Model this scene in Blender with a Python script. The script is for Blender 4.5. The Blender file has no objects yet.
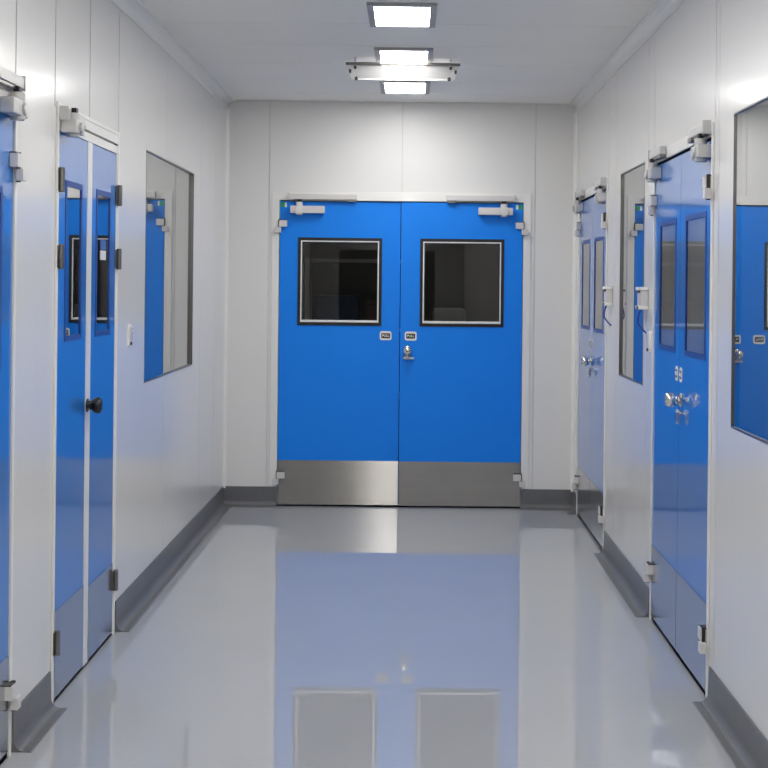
import bpy, bmesh, math, random
from mathutils import Vector, Matrix
random.seed(4)
PI = math.pi
C = bpy.context.scene.collection
sc = bpy.context.scene

# ------------------------------------------------------------------ sizes
XL, XR = -1.29, 1.115          # the two long walls
YB, YE = -5.0, 9.5             # corridor behind the viewer / wall with the double door
ZT = 2.78                      # ceiling

# ------------------------------------------------------------------ materials
def mat(name, col, rough=.5, metal=0, coat=0, coat_r=.05, spec=.5, emit=None, es=0, noise=0, nscale=8, bump=0, bscale=20, bstretch=(1,1,1), ior=1.5, bdetail=2):
    m = bpy.data.materials.new(name); m.use_nodes = True
    nt = m.node_tree; b = nt.nodes['Principled BSDF']
    b.inputs['Base Color'].default_value = (*col, 1)
    b.inputs['Roughness'].default_value = rough
    b.inputs['Metallic'].default_value = metal
    b.inputs['Coat Weight'].default_value = coat
    b.inputs['Coat Roughness'].default_value = coat_r
    b.inputs['Specular IOR Level'].default_value = spec
    b.inputs['IOR'].default_value = ior
    if emit:
        b.inputs['Emission Color'].default_value = (*emit, 1)
        b.inputs['Emission Strength'].default_value = es
    if noise or bump:
        tc = nt.nodes.new('ShaderNodeTexCoord')
        mp = nt.nodes.new('ShaderNodeMapping'); mp.inputs['Scale'].default_value = bstretch
        nt.links.new(tc.outputs['Object'], mp.inputs['Vector'])
    if noise:
        n = nt.nodes.new('ShaderNodeTexNoise'); n.inputs['Scale'].default_value = nscale
        n.inputs['Detail'].default_value = 5
        nt.links.new(mp.outputs[0], n.inputs['Vector'])
        mx = nt.nodes.new('ShaderNodeMix'); mx.data_type = 'RGBA'
        mx.inputs['A'].default_value = (*[c*(1-noise) for c in col], 1)
        mx.inputs['B'].default_value = (*[min(1, c*(1+noise)) for c in col], 1)
        nt.links.new(n.outputs['Fac'], mx.inputs['Factor'])
        nt.links.new(mx.outputs['Result'], b.inputs['Base Color'])
    if bump:
        n = nt.nodes.new('ShaderNodeTexNoise'); n.inputs['Scale'].default_value = bscale
        n.inputs['Detail'].default_value = bdetail
        nt.links.new(mp.outputs[0], n.inputs['Vector'])
        bp = nt.nodes.new('ShaderNodeBump'); bp.inputs['Distance'].default_value = bump
        bp.inputs['Strength'].default_value = 1
        nt.links.new(n.outputs['Fac'], bp.inputs['Height'])
        nt.links.new(bp.outputs[0], b.inputs['Normal'])
        nt.links.new(bp.outputs[0], b.inputs['Coat Normal'])
    return m

def glass_mat(name, layers, tint=(.8,.85,.85)):
    """flush window glazing: see-through plus the mirror reflection of several glass faces"""
    m = bpy.data.materials.new(name); m.use_nodes = True
    nt = m.node_tree; N = nt.nodes
    N.remove(N['Principled BSDF'])
    fr = N.new('ShaderNodeFresnel'); fr.inputs['IOR'].default_value = 1.5
    a = N.new('ShaderNodeMath'); a.operation = 'MULTIPLY'; a.inputs[1].default_value = layers
    b = N.new('ShaderNodeMath'); b.operation = 'MULTIPLY_ADD'; b.inputs[1].default_value = layers-1; b.inputs[2].default_value = 1
    d = N.new('ShaderNodeMath'); d.operation = 'DIVIDE'
    L = nt.links.new
    L(fr.outputs[0], a.inputs[0]); L(fr.outputs[0], b.inputs[0]); L(a.outputs[0], d.inputs[0]); L(b.outputs[0], d.inputs[1])
    t = N.new('ShaderNodeBsdfTransparent'); t.inputs[0].default_value = (*tint, 1)
    g = N.new('ShaderNodeBsdfGlossy'); g.inputs['Roughness'].default_value = 0.0
    mx = N.new('ShaderNodeMixShader')
    L(d.outputs[0], mx.inputs[0]); L(t.outputs[0], mx.inputs[1]); L(g.outputs[0], mx.inputs[2])
    L(mx.outputs[0], N['Material Output'].inputs[0])
    return m

M = {}
M['wall'] = mat('painted_wall_panel', (.80,.788,.76), rough=.35, coat=.8, coat_r=.16, bump=.0006, bscale=1.0, bstretch=(5,5,.8), noise=.015, nscale=3)
M['wall_end'] = mat('painted_end_panel', (.80,.79,.77), rough=.4)
M['ceiling'] = mat('ceiling_panel', (.90,.88,.84), rough=.5, spec=.3)
M['light_frame'] = mat('light_flange', (.42,.41,.42), rough=.5)
M['dark'] = mat('dark_gap', (.02,.02,.022), rough=.7)
M['shade'] = mat('panel_groove', (.66,.66,.65), rough=.6)
M['frame'] = mat('white_door_frame', (.85,.84,.81), rough=.3, coat=.3)
M['alu'] = mat('brushed_aluminium', (.72,.73,.73), rough=.3, metal=.6)
M['floor'] = mat('grey_epoxy_floor', (.43,.44,.46), rough=.004, ior=2.0, noise=.03, nscale=2.5, bump=.00011, bscale=3.6, bdetail=1)
M['cove'] = mat('grey_cove_vinyl', (.14,.142,.15), rough=.38, coat=.1, coat_r=.2, noise=.12, nscale=20)
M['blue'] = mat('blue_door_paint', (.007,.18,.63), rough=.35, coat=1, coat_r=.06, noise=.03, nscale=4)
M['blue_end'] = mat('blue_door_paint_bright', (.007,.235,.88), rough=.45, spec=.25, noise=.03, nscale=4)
M['blue_dark'] = mat('blue_window_reveal', (.006,.06,.30), rough=.4)
M['steel'] = mat('brushed_steel', (.40,.385,.36), rough=.26, metal=1, noise=.10, nscale=3, bstretch=(1,1,6))
_nt = M['steel'].node_tree; _tg = _nt.nodes.new('ShaderNodeCombineXYZ'); _tg.inputs[2].default_value = 1
_b = _nt.nodes['Principled BSDF']; _nt.links.new(_tg.outputs[0], _b.inputs['Tangent'])
_b.inputs['Anisotropic'].default_value = 1; _b.inputs['Anisotropic Rotation'].default_value = 0
M['steel_side'] = mat('side_kick_steel', (.56,.58,.60), rough=.18, metal=1, noise=.08, nscale=4)
M['steel_plain'] = mat('satin_kick_steel', (.36,.345,.325), rough=.42, metal=1, noise=.10, nscale=3, bstretch=(1,1,6))
M['chrome'] = mat('polished_steel', (.75,.73,.68), rough=.12, metal=1)
M['hw'] = mat('light_grey_fitting', (.68,.66,.65), rough=.35, coat=.3)
M['hw_metal'] = mat('satin_metal_fitting', (.58,.57,.56), rough=.35, metal=.3)
M['dsteel'] = mat('dark_steel', (.22,.21,.20), rough=.3, metal=.9)
M['black'] = mat('black_rubber', (.008,.008,.009), rough=.4)
M['white'] = mat('white_plastic', (.82,.82,.80), rough=.4)
M['green'] = mat('green_sticker', (.03,.38,.13), rough=.4)
M['stblue'] = mat('blue_sticker', (.05,.15,.45), rough=.4)
M['cable'] = mat('blue_cable', (.02,.05,.35), rough=.4)
M['glass2'] = glass_mat('door_glass', 3)
M['glass4'] = glass_mat('flush_double_glass', 7)
M['glass3'] = glass_mat('side_door_glass', 1.3, (1,1,1))
M['backing'] = mat('window_blind', (.86,.83,.76), rough=.6)  # added panel behind the glass, pale in place of a lit room
M['backing_dark'] = mat('dark_glass_backing', (.05,.07,.10), rough=.6)  # added panel, dark in place of an unlit room behind the left doors
M['lamp'] = mat('light_diffuser', (1,1,1), emit=(1,.985,.96), es=33)
M['beyond'] = mat('room_beyond', (.16,.15,.14), rough=.6)
M['beyond_dark'] = mat('beyond_dark', (.03,.03,.032), rough=.6)
M['beyond_blue'] = mat('beyond_blue', (.03,.06,.14), rough=.5)
M['beyond_red'] = mat('beyond_red', (.16,.07,.06), rough=.5)
M['beyond_white'] = mat('beyond_white', (.5,.48,.46), rough=.5)
M['back_grey'] = mat('corridor_back_grey', (.3,.3,.3), rough=.5)

# ------------------------------------------------------------------ mesh helpers
class MB:
    def __init__(s): s.v = []; s.f = []; s.m = []; s.sm = []
    def add(s, vs, fs, mi=0, smooth=False):
        o = len(s.v); s.v += [tuple(v) for v in vs]
        for f in fs: s.f.append([i+o for i in f]); s.m.append(mi); s.sm.append(smooth)
        return s
    def box(s, x0, x1, y0, y1, z0, z1, b=0, mi=0):
        if b:
            bm = bmesh.new()
            bmesh.ops.create_cube(bm, size=1)
            for v in bm.verts:
                v.co = Vector(((x0+x1)/2+v.co.x*(x1-x0), (y0+y1)/2+v.co.y*(y1-y0), (z0+z1)/2+v.co.z*(z1-z0)))
            bmesh.ops.bevel(bm, geom=bm.edges[:], offset=b, segments=2, affect='EDGES', profile=.7)
            bm.verts.index_update()
            s.add([v.co[:] for v in bm.verts], [[v.index for v in f.verts] for f in bm.faces], mi)
            bm.free(); return s
        vs = [(x,y,z) for x in (x0,x1) for y in (y0,y1) for z in (z0,z1)]
        return s.add(vs, [(0,1,3,2),(4,6,7,5),(0,4,5,1),(2,3,7,6),(0,2,6,4),(1,5,7,3)], mi)
    def sheet(s, x0, x1, y, z0, z1):
        return s.add([(x0,y,z0),(x1,y,z0),(x1,y,z1),(x0,y,z1)], [(0,1,2,3)])
    def lathe(s, c, axis, prof, n=20, mi=0):
        """prof = [(along, radius)...] about axis through c"""
        c = Vector(c); a = Vector(axis).normalized()
        u = a.orthogonal().normalized(); w = a.cross(u)
        vs = []; fs = []
        for t, r in prof:
            for k in range(n):
                an = 2*PI*k/n; vs.append(c + a*t + (u*math.cos(an)+w*math.sin(an))*max(r, 1e-5))
        for i in range(len(prof)-1):
            for k in range(n):
                fs.append((i*n+k, i*n+(k+1)%n, (i+1)*n+(k+1)%n, (i+1)*n+k))
        fs.append(tuple(range(n))[::-1]); fs.append(tuple(range((len(prof)-1)*n, len(prof)*n)))
        return s.add(vs, fs, mi, True)
    def cyl(s, c, axis, r, L, n=16, mi=0, ch=.0):
        if ch: p = [(0,r-ch),(ch,r),(L-ch,r),(L,r-ch)]
        else: p = [(0,r),(L,r)]
        return s.lathe(c, axis, p, n, mi)
    def prism(s, poly, dirv, mi=0, smooth=False):
        """poly: list of 3d points, extruded by dirv"""
        n = len(poly); d = Vector(dirv)
        vs = [Vector(p) for p in poly] + [Vector(p)+d for p in poly]
        fs = [tuple(range(n))[::-1], tuple(range(n, 2*n))] + [(i, (i+1)%n, n+(i+1)%n, n+i) for i in range(n)]
        return s.add(vs, fs, mi)
    def ring(s, x0, x1, z0, z1, w, y0, y1, mi=0):
        s.box(x0, x0+w, y0, y1, z0, z1, mi=mi); s.box(x1-w, x1, y0, y1, z0, z1, mi=mi)
        s.box(x0+w, x1-w, y0, y1, z0, z0+w, mi=mi); s.box(x0+w, x1-w, y0, y1, z1-w, z1, mi=mi)
        return s
    def tube(s, pts, r, n=8, mi=0):
        pts = [Vector(p) for p in pts]; vs = []; fs = []
        for i, p in enumerate(pts):
            t = (pts[min(i+1,len(pts)-1)]-pts[max(i-1,0)]).normalized()
            u = t.cross(Vector((.1,.2,1))).normalized(); w = t.cross(u)
            for k in range(n):
                an = 2*PI*k/n; vs.append(p+(u*math.cos(an)+w*math.sin(an))*r)
        for i in range(len(pts)-1):
            for k in range(n): fs.append((i*n+k, i*n+(k+1)%n, (i+1)*n+(k+1)%n, (i+1)*n+k))
        fs.append(tuple(range(n))[::-1]); fs.append(tuple(range((len(pts)-1)*n, len(pts)*n)))
        return s.add(vs, fs, mi, True)
    def build(s, name, mats, parent=None, loc=None, rotz=0):
        if not isinstance(mats, (list, tuple)): mats = [mats]
        me = bpy.data.meshes.new(name); me.from_pydata(s.v, [], s.f)
        for m in mats: me.materials.append(m)
        for p, mi, sm in zip(me.polygons, s.m, s.sm): p.material_index = mi; p.use_smooth = sm
        bm = bmesh.new(); bm.from_mesh(me); bmesh.ops.recalc_face_normals(bm, faces=bm.faces); 
        for e in bm.edges:
            if len(e.link_faces) == 2 and e.calc_face_angle(0) > .7: e.smooth = False
        bm.to_mesh(me); bm.free()
        o = bpy.data.objects.new(name, me); C.objects.link(o)
        if parent: o.parent = parent
        if loc: o.location = loc
        if rotz: o.rotation_euler.z = rotz
        return o

def tag(o, label=None, cat=None, group=None, kind=None):
    if label: o['label'] = label
    if cat: o['category'] = cat
    if group: o['group'] = group
    if kind: o['kind'] = kind
    return o
def empty(name, loc, rz=0):
    o = bpy.data.objects.new(name, None); C.objects.link(o); o.location = loc; o.rotation_euler.z = rz
    o.empty_display_size = .1
    return o

# relief sheet: a wall face with pits (holes, door pockets, panel grooves). frame: x right, z up, viewer at -y
def relief(name, x0, x1, z0, z1, pits, mats, thick=.12, loc=(0,0,0), rotz=0):
    """pits: (x0,x1,z0,z1,depth or None for a through opening,material index of the floor of the pit)"""
    E = 1e-6
    xs = sorted({x0, x1, *[min(max(p[0],x0),x1) for p in pits], *[min(max(p[1],x0),x1) for p in pits]})
    zs = sorted({z0, z1, *[min(max(p[2],z0),z1) for p in pits], *[min(max(p[3],z0),z1) for p in pits]})
    xs = [x for i,x in enumerate(xs) if i == 0 or x-xs[i-1] > E]; zs = [z for i,z in enumerate(zs) if i == 0 or z-zs[i-1] > E]
    nx, nz = len(xs)-1, len(zs)-1
    D = [[(0,0)]*nz for _ in range(nx)]
    for i in range(nx):
        for j in range(nz):
            cx, cz = (xs[i]+xs[i+1])/2, (zs[j]+zs[j+1])/2
            for p in pits:
                if p[0] < cx < p[1] and p[2] < cz < p[3]: D[i][j] = (p[4] if p[4] is not None else thick, p[5], p[4] is None)
    mb = MB()
    def q(a,b,c,d,mi): mb.add([a,b,c,d], [(0,1,2,3)], mi)
    for i in range(nx):
        for j in range(nz):
            c = D[i][j]; d = c[0]; thr = len(c) > 2 and c[2]
            X0,X1,Z0,Z1 = xs[i],xs[i+1],zs[j],zs[j+1]
            if not thr:
                q((X0,d,Z0),(X1,d,Z0),(X1,d,Z1),(X0,d,Z1), c[1])
                q((X0,thick,Z0),(X0,thick,Z1),(X1,thick,Z1),(X1,thick,Z0), 0)
            if i+1 < nx and abs(D[i+1][j][0]-d) > E:
                e = D[i+1][j][0]; q((X1,d,Z0),(X1,e,Z0),(X1,e,Z1),(X1,d,Z1), max(c[1], D[i+1][j][1]))
            if j+1 < nz and abs(D[i][j+1][0]-d) > E:
                e = D[i][j+1][0]; q((X0,d,Z1),(X1,d,Z1),(X1,e,Z1),(X0,e,Z1), max(c[1], D[i][j+1][1]))
    for (a,b) in ((x0,0),(x1,nx-1)):
        q((a,0,z0),(a,thick,z0),(a,thick,z1),(a,0,z1),0)
    for a in (z0,z1): q((x0,0,a),(x1,0,a),(x1,thick,a),(x0,thick,a),0)
    # no normal recalculation problems: sheet is drawn two-sided
    o = mb.build(name, mats, None, loc, rotz)
    tag(o, kind='structure')
    return o

# frames of reference for the walls
RIGHT = -PI/2   # local x -> -Y
LEFT = PI/2     # local x -> +Y
END = 0
G = .007        # seam groove width
def groove(x, z0, z1, w=G): return (x-w/2, x+w/2, z0, z1, .004, 2)

wm = [M['wall'], M['dark'], M['shade']]
# right wall: origin at Y = YE, local x = YE - Y
def r_(Y): return YE-Y
pr = []
for Y in (7.62, 6.60, 5.06, 3.4, 2.2, 1.0, -.2, -1.4, -2.6): pr.append(groove(r_(Y), .13, ZT, .005))
for (ya, yb, zt) in ((9.30,7.93,2.15),(6.42,5.13,2.15)):
    pr += [groove(r_(ya), zt, ZT, .009), groove(r_(yb), zt, ZT, .009)]
pr += [(r_(9.24), r_(7.965), 0, 2.10, .05, 1), (r_(6.375), r_(5.165), 0, 2.10, .05, 1)]
pr += [(r_(7.46), r_(6.685), 1.055, 2.14, .08, 1), (r_(4.83), r_(3.6), 1.047, 2.145, .08, 1)]
relief('wall_right', 0, YE-YB, 0, ZT, pr, wm, .1, (XR, YE, 0), RIGHT)
# left wall: origin at Y = YB, local x = Y - YB
def l_(Y): return Y-YB
pl = []
for Y in (9.0, 8.4, 7.2, 2.9, 1.7, .5, -.7, -1.9, -3.1): pl.append(groove(l_(Y), .13, ZT, .005))
for Y in (4.47, 4.96, 5.49, 6.03): pl.append(groove(l_(Y), 2.16, ZT, .012))
pl += [(l_(3.2), l_(4.45), 0, 2.10, .05, 1), (l_(5.0), l_(6.0), 0, 2.165, .05, 1)]
pl += [(l_(6.66), l_(8.11), 1.044, 2.17, .08, 1)]
relief('wall_left', 0, YE-YB, 0, ZT, pl, wm, .1, (XL, YB, 0), LEFT)
# end wall, origin at XL
pe = [groove(-.993-XL, 0.1, ZT, .006), groove(.833-XL, .1, ZT, .006), groove(-.082-XL, 2.16, ZT, .006),
      (-.921-XL, .754-XL, 0, 2.10, None, 0)]
relief('wall_end', 0, XR-XL, 0, ZT, pe, [M['wall_end'], M['dark'], M['shade']], .1, (XL, YE, 0), END)
relief('wall_back', -(XR-XL), 0, 0, ZT, [(-1.9,-.5,0,2.1,.05,1)], [M['back_grey'], M['dark'], M['shade']], .1, (XL, YB, 0), PI)

# floor and ceiling
mb = MB(); mb.box(XL-.1, XR+.1, YB-.1, 13.2, -.1, 0); tag(mb.build('floor', M['floor']), kind='structure')
mb = MB(); mb.box(XL-.1, XR+.1, YB-.1, YE+.1, ZT+.004, ZT+.1)
seams = [6.63+.61*k for k in range(-18, 5)]
prev = YB
for sy in seams+[YE]:
    mb.box(XL, XR, prev+.004, sy-.004, ZT, ZT+.01); prev = sy
tag(mb.build('ceiling', [M['ceiling']]), kind='structure')

# ceiling cove trims
def sweep_profile(prof, p0, p1, name, m, nrm):
    """prof: (out, z) pairs; nrm: wall normal; swept p0 -> p1"""
    n = Vector(nrm)
    poly = [Vector(p0)+n*a+Vector((0,0,z)) for a, z in prof]
    mb = MB(); mb.prism(poly, Vector(p1)-Vector(p0))
    return tag(mb.build(name, m), kind='structure')
cv = [(0,-.06),(.006,-.06),(.006,-.052)] + [(.006+.046*(1-math.cos(a)), -.052+.046*math.sin(a)) for a in [PI/2*k/6 for k in range(1,7)]] + [(.06,-.006),(.06,0),(0,0)]
sweep_profile(cv, (XL,YB,ZT), (XL,YE,ZT), 'trim_1', M['frame'], (1,0,0))
sweep_profile(cv, (XR,YB,ZT), (XR,YE,ZT), 'trim_2', M['frame'], (-1,0,0))
# vertical corner beads of the far corners
cb = [(0,0),(.022,0),(.018,.006),(.006,.018),(0,.022)]
mb = MB(); mb.prism([(XL+a, YE-b, .12) for a,b in cb], (0,0,ZT-.18)); tag(mb.build('trim_3', M['frame']), kind='structure')
mb = MB(); mb.prism([(XR-a, YE-b, .12) for a,b in cb], (0,0,ZT-.18)); tag(mb.build('trim_4', M['frame']), kind='structure')

# coved baseboards
bb = [(0,.133),(.006,.133),(.008,.038)] + [(.008+.033*(1-math.cos(a)), .038-.035*math.sin(a)) for a in [PI/2*k/7 for k in range(1,8)]] + [(.062,.0025),(.066,.0005),(0,.0005)]
def base(name, p0, p1, n): sweep_profile(bb, p0, p1, name, M['cove'], n)
base('baseboard_left', (XL,6.055,0), (XL,YE,0), (1,0,0))
base('baseboard_left', (XL,4.50,0), (XL,4.965,0), (1,0,0))
base('baseboard_left', (XL,YB,0), (XL,3.15,0), (1,0,0))
base('baseboard_right', (XR,6.42,0), (XR,7.93,0), (-1,0,0))
base('baseboard_right', (XR,YB,0), (XR,5.12,0), (-1,0,0))
base('baseboard_right', (XR,9.28,0), (XR,YE,0), (-1,0,0))
base('baseboard_end', (XL,YE,0), (-.922,YE,0), (0,-1,0))
base('baseboard_end', (.755,YE,0), (XR,YE,0), (0,-1,0))

# ------------------------------------------------------------------ door frames (structure)
def frame(name, x0, x1, zt, loc, rotz, w=.045, head=.05, proud=.008, foot=0):
    mb = MB()
    for a, b, c, d in ((x0-w, x0, foot, zt+head), (x1, x1+w, foot, zt+head), (x0, x1, zt, zt+head)):
        mb.box(a, b, -proud, -.0005, c, d, b=.002)
    return tag(mb.build(name, M['frame'], None, loc, rotz), kind='structure')
frame('trim_5', -.921, .754, 2.10, (0,YE,0), END, w=.05, head=.06, foot=.1335)
frame('trim_6', r_(9.24), r_(7.965), 2.10, (XR,YE,0), RIGHT, w=.02, head=.05)
frame('trim_7', r_(6.375), r_(5.165), 2.10, (XR,YE,0), RIGHT, w=.022, head=.05)
frame('trim_8', l_(3.2), l_(4.45), 2.10, (XL,YB,0), LEFT, w=.022, head=.05)
o = frame('trim_9', l_(5.0), l_(6.0), 2.165, (XL,YB,0), LEFT, w=.022, head=.015)
# left door: deep header with a dark slot and a white centre post
mb = MB()
mb.box(l_(5.0), l_(6.0), -.006, .045, 2.085, 2.118); mb.box(l_(5.0), l_(6.0), -.006, .045, 2.128, 2.1645)
mb.box(l_(5.458), l_(5.532), -.004, .045, .012, 2.0845)
mb.box(l_(5.0), l_(5.014), -.004, .045, .012, 2.0845); mb.box(l_(5.984), l_(6.0), -.004, .045, .012, 2.0845)
tag(mb.build('trim_10', M['frame'], None, (XL,YB,0), LEFT), kind='structure')

# ------------------------------------------------------------------ door fittings
def text(body, size, loc, rot, m, parent, name='lettering', ext=.0004, bold=True):
    cu = bpy.data.curves.new(name, 'FONT'); cu.body = body; cu.size = size; cu.align_x = 'CENTER'; cu.align_y = 'CENTER'
    cu.extrude = ext; cu.offset = size*.02 if bold else 0
    cu.materials.append(m)
    o = bpy.data.objects.new(name, cu); C.objects.link(o); o.parent = parent; o.location = loc; o.rotation_euler = rot
    return o
def rrect(x, z, w, h, r, y, n=5):
    pts = []
    for cx, cz, a0 in ((x+w/2-r, z+h/2-r, 0), (x-w/2+r, z+h/2-r, PI/2), (x-w/2+r, z-h/2+r, PI), (x+w/2-r, z-h/2+r, 1.5*PI)):
        for k in range(n+1):
            a = a0+PI/2*k/n; pts.append((cx+r*math.cos(a), y, cz+r*math.sin(a)))
    return pts
def pull_sign(root, x, z, y, w=.082, h=.062):
    mb = MB(); mb.prism(rrect(x, z, w, h, .016, y-.0005), (0,-.002,0)); s = mb.build('pull_sign', M['white'], root)
    mb = MB(); mb.prism(rrect(x, z, w*.74, h*.56, .006, y-.0026), (0,-.0006,0)); mb.build('sign_panel', M['black'], s)
    text('PULL', h*.36, (x, y-.0037, z), (PI/2,0,0), M['white'], s)
    return s
def ball_knob(root, x, z, y, m=None, reach=.085, ball=.029, side=1):
    m = m or M['chrome']
    k = MB(); k.lathe((x,y,z), (0,-1,0), [(0,.028),(.006,.03),(.010,.024),(.014,.012),(reach-.05,.012),(reach-.045,ball*.75),(reach-.032,ball*.97),(reach-.018,ball),(reach-.006,ball*.85),(reach,ball*.5),(reach+.001,.006)], 24)
    o = k.build('knob', m, root)
    return o
def hinge(root, x, z, y, hs, steel=False):
    """hs = +1: frame lies at +x of the leaf edge x"""
    if steel:
        a = MB(); a.cyl((x+hs*.006, y-.012, z-.045), (0,0,1), .011, .09, 14, ch=.002)
        a.box(min(x-hs*.02,x+hs*.03), max(x-hs*.02,x+hs*.03), y-.006, y-.001, z-.04, z+.04)
        return a.build('hinge', M['dsteel'], root)
    a = MB()
    xa, xb = sorted((x-hs*.048, x+hs*.006)); a.box(xa, xb, y-.028, y-.001, z+.002, z+.046, b=.003)
    xa, xb = sorted((x-hs*.008, x+hs*.034)); a.box(xa, xb, y-.034, y-.009, z-.040, z-.001, b=.003)
    o = a.build('hinge', M['hw'], root)
    b = MB(); b.cyl((x+hs*.004, y-.016, z-.044), (0,0,1), .0075, .096, 10, mi=0)
    xa, xb = sorted((x-hs*.046, x+hs*.008)); b.box(xa, xb, y-.022, y-.001, z+.0465, z+.050)
    b.build('hinge_pin', M['black'], o)
    return o
def closer(root, x, s, h, y, L=.24, rail=.46, metal='hw', deep=.058, zr=.0, off=.0):
    """x = hinge edge, s = direction from hinge edge into the leaf"""
    x += s*off
    B = lambda a, b: tuple(sorted((x+s*a, x+s*b)))
    a = MB(); x0, x1 = B(.045, .045+L); a.box(x0, x1, y-deep, y-.001, h-.082, h-.032, b=.006)
    o = a.build('door_closer', M[metal], root)
    p = MB(); p.cyl((x+s*.105, y-deep*.55, h-.094), (0,0,1), .024, .088, 18, ch=.003)
    p.cyl((x+s*.105, y-deep-.010, h-.060), (0,1,0), .031 if rail > .4 else .02, .016, 20, ch=.003)
    p.build('pinion_cap', M[metal], o)
    r = MB(); x0, x1 = B(.0362, .03+rail)
    r.box(x0, x1, -.036, -.010, h+.014+zr, h+.05+zr, b=.003)
    r.box(*B(.03, .036), -.040, -.009, h+.006+zr, h+.056+zr)
    r.build('slide_rail', M[metal], o)
    d = MB(); d.box(*B(.04+rail*.05, .03+rail*.93), -.031, -.014, h+.004+zr, h+.0135+zr)
    xx, yy = B(.03+rail-.07, .03+rail-.005); d.box(xx, yy, -.038, -.012, h-.002+zr, h+.016+zr, b=.002)
    d.build('slide_arm', M['dsteel'], o)
    ar = MB(); ar.box(*B(.09, .12), y-deep+.012, y-deep+.03, h-.026, h+.012)
    ar.build('arm_joint', M['black'], o)
    return o

def leaf(n, label, loc, rotz, x0, x1, h, win, kick, hs, blue='blue', y0=-.002, glass='glass4', end=False, group=None, z0=.022):
    """one door leaf between local x0..x1; hs=+1 hinges on the high-x side"""
    root = empty('door_%d' % n, loc, rotz)
    tag(root, label, 'door', group, 'structure')
    w0, w1, wz0, wz1 = win
    a = MB(); T = .042
    X0, X1 = x0+.0025, x1-.0025
    a.box(X0, w0, y0, y0+T, z0, h); a.box(w1, X1, y0, y0+T, z0, h)
    a.box(w0, w1, y0, y0+T, z0, wz0); a.box(w0, w1, y0, y0+T, wz1, h)
    a.build('door_panel', M[blue], root)
    # kick plate
    k = MB(); k.box(X0+.001, X1-.001, y0-.003, y0-.0003, z0+.001, kick)
    k.build('kick_plate', M['steel_side' if not end else 'steel' if hs < 0 else 'steel_plain'], root)
    # vision window
    if end:
        f = MB(); f.ring(w0-.002, w1+.002, wz0-.004, wz1+.002, .020, y0-.006, y0+.02)
        fo = f.build('window_frame', M['black'], root)
        f = MB(); f.ring(w0+.0182, w1-.0182, wz0+.0182, wz1-.0182, .0085, y0-.004, y0+.02); f.box(w0+.0269, w1-.0269, y0-.004, y0+.02, wz0+.0267, wz0+.033); f.build('white_bead', M['white'], fo)
        f = MB(); f.ring(w0+.0269, w1-.0269, wz0+.0269, wz1-.0269, .006, y0-.002, y0+.02); f.build('gasket', M['black'], fo)
        f = MB(); f.sheet(w0+.027, w1-.027, y0+.008, wz0+.027, wz1-.027); f.build('glass', M[glass], fo)
    else:
        f = MB(); f.ring(w0, w1, wz0, wz1, .022, y0-.0022, y0+.012)
        fo = f.build('window_frame', M['blue_dark'], root)
        f = MB(); f.sheet(w0+.0222, w1-.0222, y0+.0015, wz0+.0222, wz1-.0222); f.build('glass', M['glass3' if loc[0] > 0 else 'glass4'], fo)
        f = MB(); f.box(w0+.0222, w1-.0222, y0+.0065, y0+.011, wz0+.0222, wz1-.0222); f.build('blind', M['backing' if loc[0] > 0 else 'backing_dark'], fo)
    return root

def swing(o, px, ang):
    """turn a leaf about its hinge line at local x = px"""
    o.rotation_euler.z += ang
    o.location.x += px-px*math.cos(ang); o.location.y -= px*math.sin(ang)
# ---- end double door
loc = (0, YE, 0)
yE = -.002
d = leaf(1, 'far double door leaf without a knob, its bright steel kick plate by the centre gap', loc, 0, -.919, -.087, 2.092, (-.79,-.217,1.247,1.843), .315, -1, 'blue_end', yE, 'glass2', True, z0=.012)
d['label'] = 'knobless blue leaf of the double door closing the corridor end'; swing(d, -.919, .017)
pull_sign(d, -.184, 1.176, yE)
hinge(d, -.915, 1.915, yE, -1); hinge(d, -.915, .19, yE, -1)
closer(d, -.919, 1, 2.092, yE, L=.235, rail=.47, off=.03)
s = MB(); s.box(-.912,-.885, yE-.0018, yE-.0002, 2.052, 2.084); so = s.build('sticker', M['green'], d)
s = MB(); s.box(-.8845,-.872, yE-.0018, yE-.0002, 2.052, 2.084); s.build('sticker_edge', M['white'], so)
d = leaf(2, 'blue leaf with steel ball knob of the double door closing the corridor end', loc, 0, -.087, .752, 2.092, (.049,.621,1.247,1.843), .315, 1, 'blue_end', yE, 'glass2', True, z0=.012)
pull_sign(d, -.012, 1.176, yE); swing(d, .752, .008)
hinge(d, .748, 1.915, yE, 1); hinge(d, .748, .19, yE, 1)
closer(d, .752, -1, 2.092, yE, L=.235, rail=.47, off=.03)
s = MB(); s.box(.718,.745, yE-.0018, yE-.0002, 2.052, 2.084); so = s.build('sticker', M['green'], d)
s = MB(); s.box(.703,.7175, yE-.0018, yE-.0002, 2.052, 2.084); s.build('sticker_edge', M['white'], so)
s = MB(); s.prism(rrect(-.034, 1.062, .045, .095, .015, yE-.001), (0,-.004,0)); s.build('knob_plate', M['chrome'], d)
ball_knob(d, -.034, 1.075, yE-.005, ball=.03, reach=.07)
s = MB(); s.box(-.062, .012, yE-.03, yE-.006, 1.018, 1.032, b=.004); s.box(-.045,-.023, yE-.02, yE-.004, 1.03, 1.045, b=.003)
s.build('latch_lever', M['hw'], d)

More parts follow.
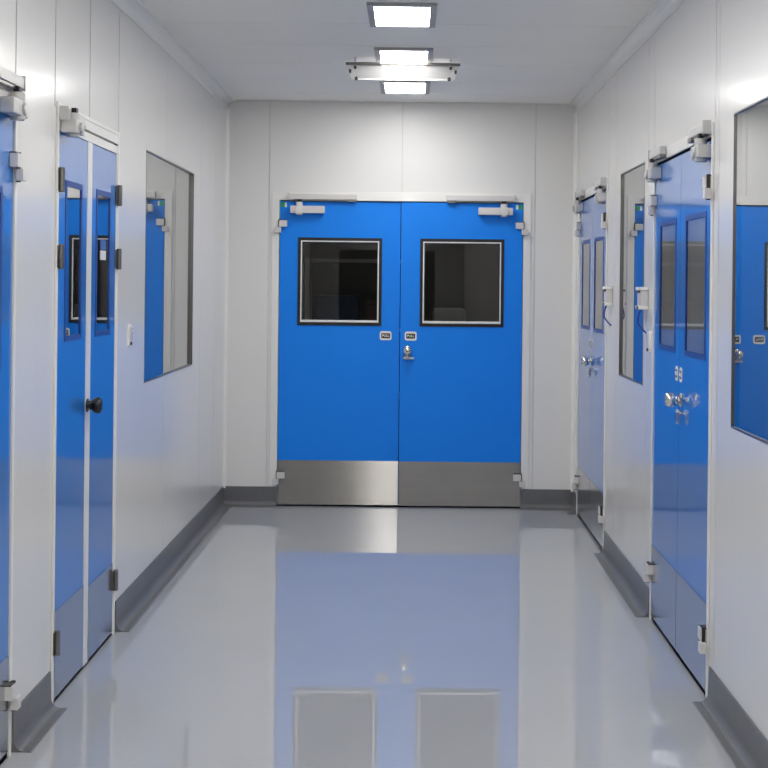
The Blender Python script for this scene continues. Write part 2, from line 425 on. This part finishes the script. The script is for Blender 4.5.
# ---- right-hand double doors
def lever(d, x, z, y):
    s = MB(); s.prism(rrect(x, z-.045, .022, .06, .010, y-.012), (0,-.014,0)); s.cyl((x, y-.001, z-.03), (0,-1,0), .009, .014)
    s.build('thumb_turn', M['chrome'], d)
loc = (XR, YE, 0)
def pair(n0, ya, yb, knobside, labs, wins, kicks=.33):
    xa, xb, xm = r_(ya), r_(yb), (r_(ya)+r_(yb))/2
    out = []
    for i, (u, v, hs) in enumerate(((xa, xm, -1), (xm, xb, 1))):
        w = (v-u)
        m0, m1 = wins[i]
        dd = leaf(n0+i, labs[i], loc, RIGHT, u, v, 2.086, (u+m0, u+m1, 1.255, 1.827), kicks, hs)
        ex = u if hs < 0 else v
        hinge(dd, ex, 1.905, -.002, hs); hinge(dd, ex, .215, -.002, hs)
        closer(dd, ex, -hs, 2.104, -.002, L=.14, rail=.30, metal='hw_metal', deep=.052, off=-.028)
        pull_sign(dd, xm+(-.045 if i == 0 else .045), 1.172, -.002, w=.05, h=.062)
        out.append(dd)
    ball_knob(out[1], xm+.068, 1.07, -.003, ball=.030, reach=.07)
    lever(out[1], xm+.068, 1.045, -.003)
    return out
pair(3, 9.24, 7.965, 1, ('blue door leaf beside the far corner, in the farther pair of side doors', 'blue leaf with ball knob beside the far blue-cabled wall box'), ((.12,.53),(.10,.52)))
pair(5, 6.375, 5.165, 1, ('blue leaf next to the door button, in the nearer double door opposite the black knob', 'blue leaf with steel ball knob next to the big near window'), ((.125,.52),(.105,.515)), .35)

# ---- left-hand double doors
loc = (XL, YB, 0)
d = leaf(7, 'narrow blue leaf with a black knob and the closer above it', loc, LEFT, l_(5.016), l_(5.456), 2.082, (l_(5.115), l_(5.378), 1.308, 1.908), .335, -1, z0=.018)
for z in (1.90, 1.622, .225): hinge(d, l_(5.012), z, -.004, -1, True)
closer(d, l_(4.965), 1, 2.155, -.006, L=.13, rail=.28, metal='hw_metal', deep=.06, zr=-.045)
k = MB(); k.lathe((l_(5.485), -.0005, 1.042), (0,-1,0), [(0,.026),(.006,.027),(.01,.018),(.022,.018),(.028,.026),(.036,.031),(.05,.033),(.058,.028),(.062,.015)], 22)
k.box(l_(5.40), l_(5.52), -.03, -.018, 1.034, 1.056, b=.004)
k.build('knob', M['black'], d)
d = leaf(8, 'narrow blue leaf with a small sticker on its window pane', loc, LEFT, l_(5.534), l_(5.982), 2.082, (l_(5.612), l_(5.882), 1.308, 1.908), .315, 1, z0=.018)
for z in (1.905, 1.63, .24): hinge(d, l_(5.988), z, -.004, 1, True)
s = MB(); s.box(l_(5.70), l_(5.80), -.0019, -.0008, 1.665, 1.705); so = s.build('sticker', M['stblue'], d)
s = MB(); s.box(l_(5.70), l_(5.80), -.0019, -.0008, 1.622, 1.661); s.build('sticker_base', M['white'], so)
# nearest double door on the left, partly in frame
d = leaf(9, 'blue leaf cut off at the picture edge, hinged before the narrow pair', loc, LEFT, l_(3.825), l_(4.448), 2.086, (l_(3.93), l_(4.33), 1.255, 1.83), .33, 1)
hinge(d, l_(4.448), 1.895, -.002, 1); hinge(d, l_(4.448), .195, -.002, 1)
closer(d, l_(4.448), -1, 2.135, -.010, L=.17, rail=.36, metal='hw_metal', deep=.045, off=-.03)
d = leaf(10, 'blue door leaf nearest to the viewer', loc, LEFT, l_(3.202), l_(3.825), 2.086, (l_(3.32), l_(3.72), 1.255, 1.83), .33, -1)
hinge(d, l_(3.202), 1.895, -.002, -1); hinge(d, l_(3.202), .195, -.002, -1)

# ------------------------------------------------------------------ side windows
def window(n, label, loc, rotz, x0, x1, z0, z1, tilt=0, px=None):
    root = empty('window_%d' % n, loc, rotz); tag(root, label, 'window', None, 'structure')
    a = MB(); a.ring(x0+.0005, x1-.0005, z0+.0005, z1-.0005, .006, -.0015, .03); a.build('window_frame', M['dsteel'], root)
    a = MB(); a.sheet(x0+.0065-px, x1-.0065-px, .004, z0+.0065, z1-.0065); g = a.build('glass', M['glass4'], root)
    g.location.x = px; g.rotation_euler.z = tilt   # the pane sits a few millimetres out of true
    a = MB(); a.box(x0+.0065, x1-.0065, .026, .032, z0+.0065, z1-.0065); a.build('blind', M['backing'], root)  # made-up pale sheet instead of the room behind, brightens the pane
window(1, 'flush window beyond the narrow double door with the black knob', (XL,YB,0), LEFT, l_(6.66), l_(8.11), 1.044, 2.17, .007, l_(6.66))
window(2, 'narrow flush window between the two cabled wall boxes', (XR,YE,0), RIGHT, r_(7.46), r_(6.685), 1.055, 2.14, -.0057, r_(6.685))
window(3, 'large near flush window mirroring the blue far door', (XR,YE,0), RIGHT, r_(4.83), r_(3.6), 1.047, 2.145, .004, r_(4.83))

# ------------------------------------------------------------------ ceiling lights
def light(Y, label):
    root = empty('ceiling_light', (-.062, Y-.015, ZT)); tag(root, label, 'ceiling light', 'square panel lights in a row along the ceiling')
    a = MB(); w, l = .156, .262
    # grey flanged frame, slightly proud of the ceiling
    for x0,x1,y0,y1 in ((-w,-w+.03,-l,l),(w-.03,w,-l,l),(-w+.03,w-.03,-l,-l+.04),(-w+.03,w-.03,l-.02,l)):
        a.box(x0,x1,y0,y1,-.014,-.0005)
    a.build('light_frame', M['light_frame'], root)
    a = MB(); a.prism([(p[0], p[2]+.01, -.010) for p in rrect(0, 0, 2*(w-.0305), 2*(l-.0305), .02, 0)], (0,0,.007))
    a.build('diffuser', M['lamp'], root)
labs = {6.395:'ceiling panel light at the top edge of the photo, first of the visible row', 7.565:'ceiling panel light half hidden behind the hanging metal bracket', 8.735:'ceiling panel light closest to the far end wall, beyond the bracket'}
for k in range(-9, 3):
    Y = round(6.395+1.17*k, 3)
    light(Y, labs.get(Y, 'ceiling panel light overhead nearer than the photographed ones'))

# hanging bracket lamp between the second and third light
root = empty('hanging_bracket', (-.068, 7.62, ZT)); tag(root, 'long grey metal bracket with dark front rod hanging crosswise under the ceiling lights', 'ceiling bracket')
a = MB(); a.cyl((-.315,0,-.036), (1,0,0), .009, .63, 12, ch=.002); a.build('front_rod', M['dsteel'], root)
a = MB(); a.prism([(-.285,.006,-.045),(.285,.006,-.045),(.255,.05,-.112),(-.255,.05,-.112)], (0,.006,.004)); 
a.box(-.255,.255,.046,.06,-.118,-.110)
a.build('reflector_plate', M['hw_metal'], root)
for s in (-1,1):
    a = MB(); a.prism([(s*.309,.0,-.045),(s*.286,.0,-.045),(s*.256,.05,-.116),(s*.285,.05,-.112)], (0,.004,0)); a.build('end_plate', M['hw'], root)
    a = MB(); a.cyl((s*.262,.0,-.048), (0,0,1), .006, .047, 10); a.cyl((s*.262,.02,-.06), (0,0,1), .004, .06, 8); a.build('hanger', M['hw_metal'], root)
    for cx, cz, cs in ((.255,-.128,1.2),(.29,-.088,.9),(.262,-.066,1)):
        a = MB(); a.lathe((s*cx,-.004,cz), (0,0,1), [(0,.004*cs),(.004,.008*cs),(.016,.008*cs),(.021,.004*cs)], 12); a.build('black_clip', M['black'], root)

# ------------------------------------------------------------------ wall boxes with blue cable loops
def wall_box(Y, label):
    root = empty('wall_box', (XR, Y, 1.48), RIGHT); tag(root, label, 'wall box')
    a = MB(); a.box(-.055,.055,-.036,-.001,-.036,.036,b=.004); a.build('box_body', M['hw'], root)
    a = MB(); a.box(-.060,.060,-.045,-.001,.0365,.052,b=.005); a.build('box_cap', M['white'], root)
    a = MB(); a.box(-.060,.060,-.045,-.001,-.054,-.0365,b=.005); a.build('box_base', M['white'], root)
    a = MB(); a.cyl((.03,-.035,.03), (0,-1,0), .007, .016, 12, ch=.002); a.build('bolt', M['dsteel'], root)
    a = MB(); a.cyl((.03,-.035,-.045), (0,-1,0), .007, .02, 12, ch=.002); a.build('bolt', M['dsteel'], root)
    pts = [(.03, -.032-.014*math.sin(PI*t)+.026*max(0,t-.6)/.4, -.052-.115*t) for t in [k/12 for k in range(13)]]
    a = MB(); a.tube(pts, .0042); a.build('cable', M['cable'], root)
wall_box(7.76, 'small grey wall box with blue cable loop beside the farther side door')
wall_box(6.60, 'small grey wall box with blue cable loop between window and nearer side door')

# door release buttons
def button(loc, rot, label, tagged=False):
    root = empty('door_button', loc, rot); tag(root, label, 'door button')
    a = MB(); a.prism(rrect(0,0,.055,.10,.012,.001), (0,-.0085,0)); a.build('button_plate', M['frame'], root)
    a = MB(); a.prism(rrect(0,.008,.018,.062,.008,-.0078), (0,-.002,0)); a.build('slot', M['alu'], root)
    a = MB(); a.cyl((0,-.0078,-.037), (0,-1,0), .009, .006, 12, ch=.002); a.build('push_button', M['black'], root)
    if tagged:
        a = MB(); a.box(.05,.085,-.0022,-.0005,-.035,.04); a.build('label_plate', M['white'], root)
        a = MB(); a.box(.063,.072,-.003,-.0023,-.028,.012); a.box(.063,.072,-.003,-.0023,.024,.033); a.build('label_marks', M['dsteel'], root)
button((XL,6.30,1.288), LEFT, 'slim white door button plate beside the narrow double door', True)
button((XR,6.505,1.275), RIGHT, 'slim white door button plate under the nearer cabled wall box')

# ------------------------------------------------------------------ dim room beyond the far door glass
mb = MB()
x0,x1,y0,y1 = XL-.1, XR+.1, YE+.1, 13.2
mb.box(x0-.05,x0,y0,y1,0,ZT); mb.box(x1,x1+.05,y0,y1,0,ZT); mb.box(x0,x1,y1,y1+.05,0,ZT); mb.box(x0,x1,y0,y1,ZT,ZT+.05)
tag(mb.build('wall_beyond', M['beyond']), kind='structure')
root = empty('storage_rack', (-.45,12.6,0)); tag(root, 'dim dark rack seen through the knobless far door window', 'rack')
for x in (-.5,.5):
    for y in (-.2,.2):
        a = MB(); a.box(x-.015,x+.015,y-.015,y+.015,0,1.75); a.build('post', M['beyond_white'], root)
for z in (.5,1.1,1.72):
    a = MB(); a.box(-.484,.484,-.184,.184,z,z+.03); a.build('shelf', M['beyond_white'], root)
def crate(x,y,z,w,h,m,label):
    root = empty('crate', (x,y,z)); tag(root, label, 'crate')
    a = MB(); a.box(-w/2,w/2,-.16,.16,.001,h,b=.01); a.build('crate_body', M[m], root)
    a = MB(); a.box(-w/2-.008,w/2+.008,-.168,.168,h+.0005,h+.03,b=.005); a.build('crate_lid', M[m], root)
crate(-.68,12.6,1.13,.38,.26,'beyond_blue','dim blue crate behind the knobless far door window')
crate(-.23,12.6,1.13,.38,.22,'beyond_red','dim reddish crate behind the knobless far door window')
root = empty('equipment_cart', (.35,11.8,0)); tag(root, 'pale cart dimly seen behind the window of the far leaf with knob', 'cart')
a = MB(); a.box(-.25,.25,-.2,.2,.15,1.15,b=.03); a.build('cart_body', M['beyond_white'], root)
a = MB(); a.box(-.18,.1,-.15,.15,1.1505,1.33,b=.04); a.build('cart_lid', M['beyond_white'], root)
ld = bpy.data.lights.new('beyond_fill','AREA'); ld.size = .5; ld.energy = 2.2; ld.color = (1,.93,.85)  # weak fill light with no visible source, added to lift this room
lo = bpy.data.objects.new('beyond_fill', ld); C.objects.link(lo); lo.location = (0,11.3,2.7)

# ------------------------------------------------------------------ world, camera, look
w = bpy.data.worlds.new('world'); sc.world = w; w.use_nodes = True
w.node_tree.nodes['Background'].inputs[0].default_value = (.5,.5,.5,1); w.node_tree.nodes['Background'].inputs[1].default_value = .1
cd = bpy.data.cameras.new('camera'); cam = bpy.data.objects.new('camera', cd); C.objects.link(cam)
cam.location = (0, 0, 1.54)
roll = .0105
cam.rotation_euler = (Matrix.Rotation(PI/2, 3, 'X') @ Matrix.Rotation(roll, 3, 'Z')).to_euler()
cd.sensor_width = 36; cd.lens = 1384/768*36
cd.shift_x = -29/768; cd.shift_y = -101/768
cd.clip_start = .05
sc.camera = cam
sc.view_settings.view_transform = 'Standard'
sc.view_settings.look = 'None'
sc.view_settings.exposure = 0
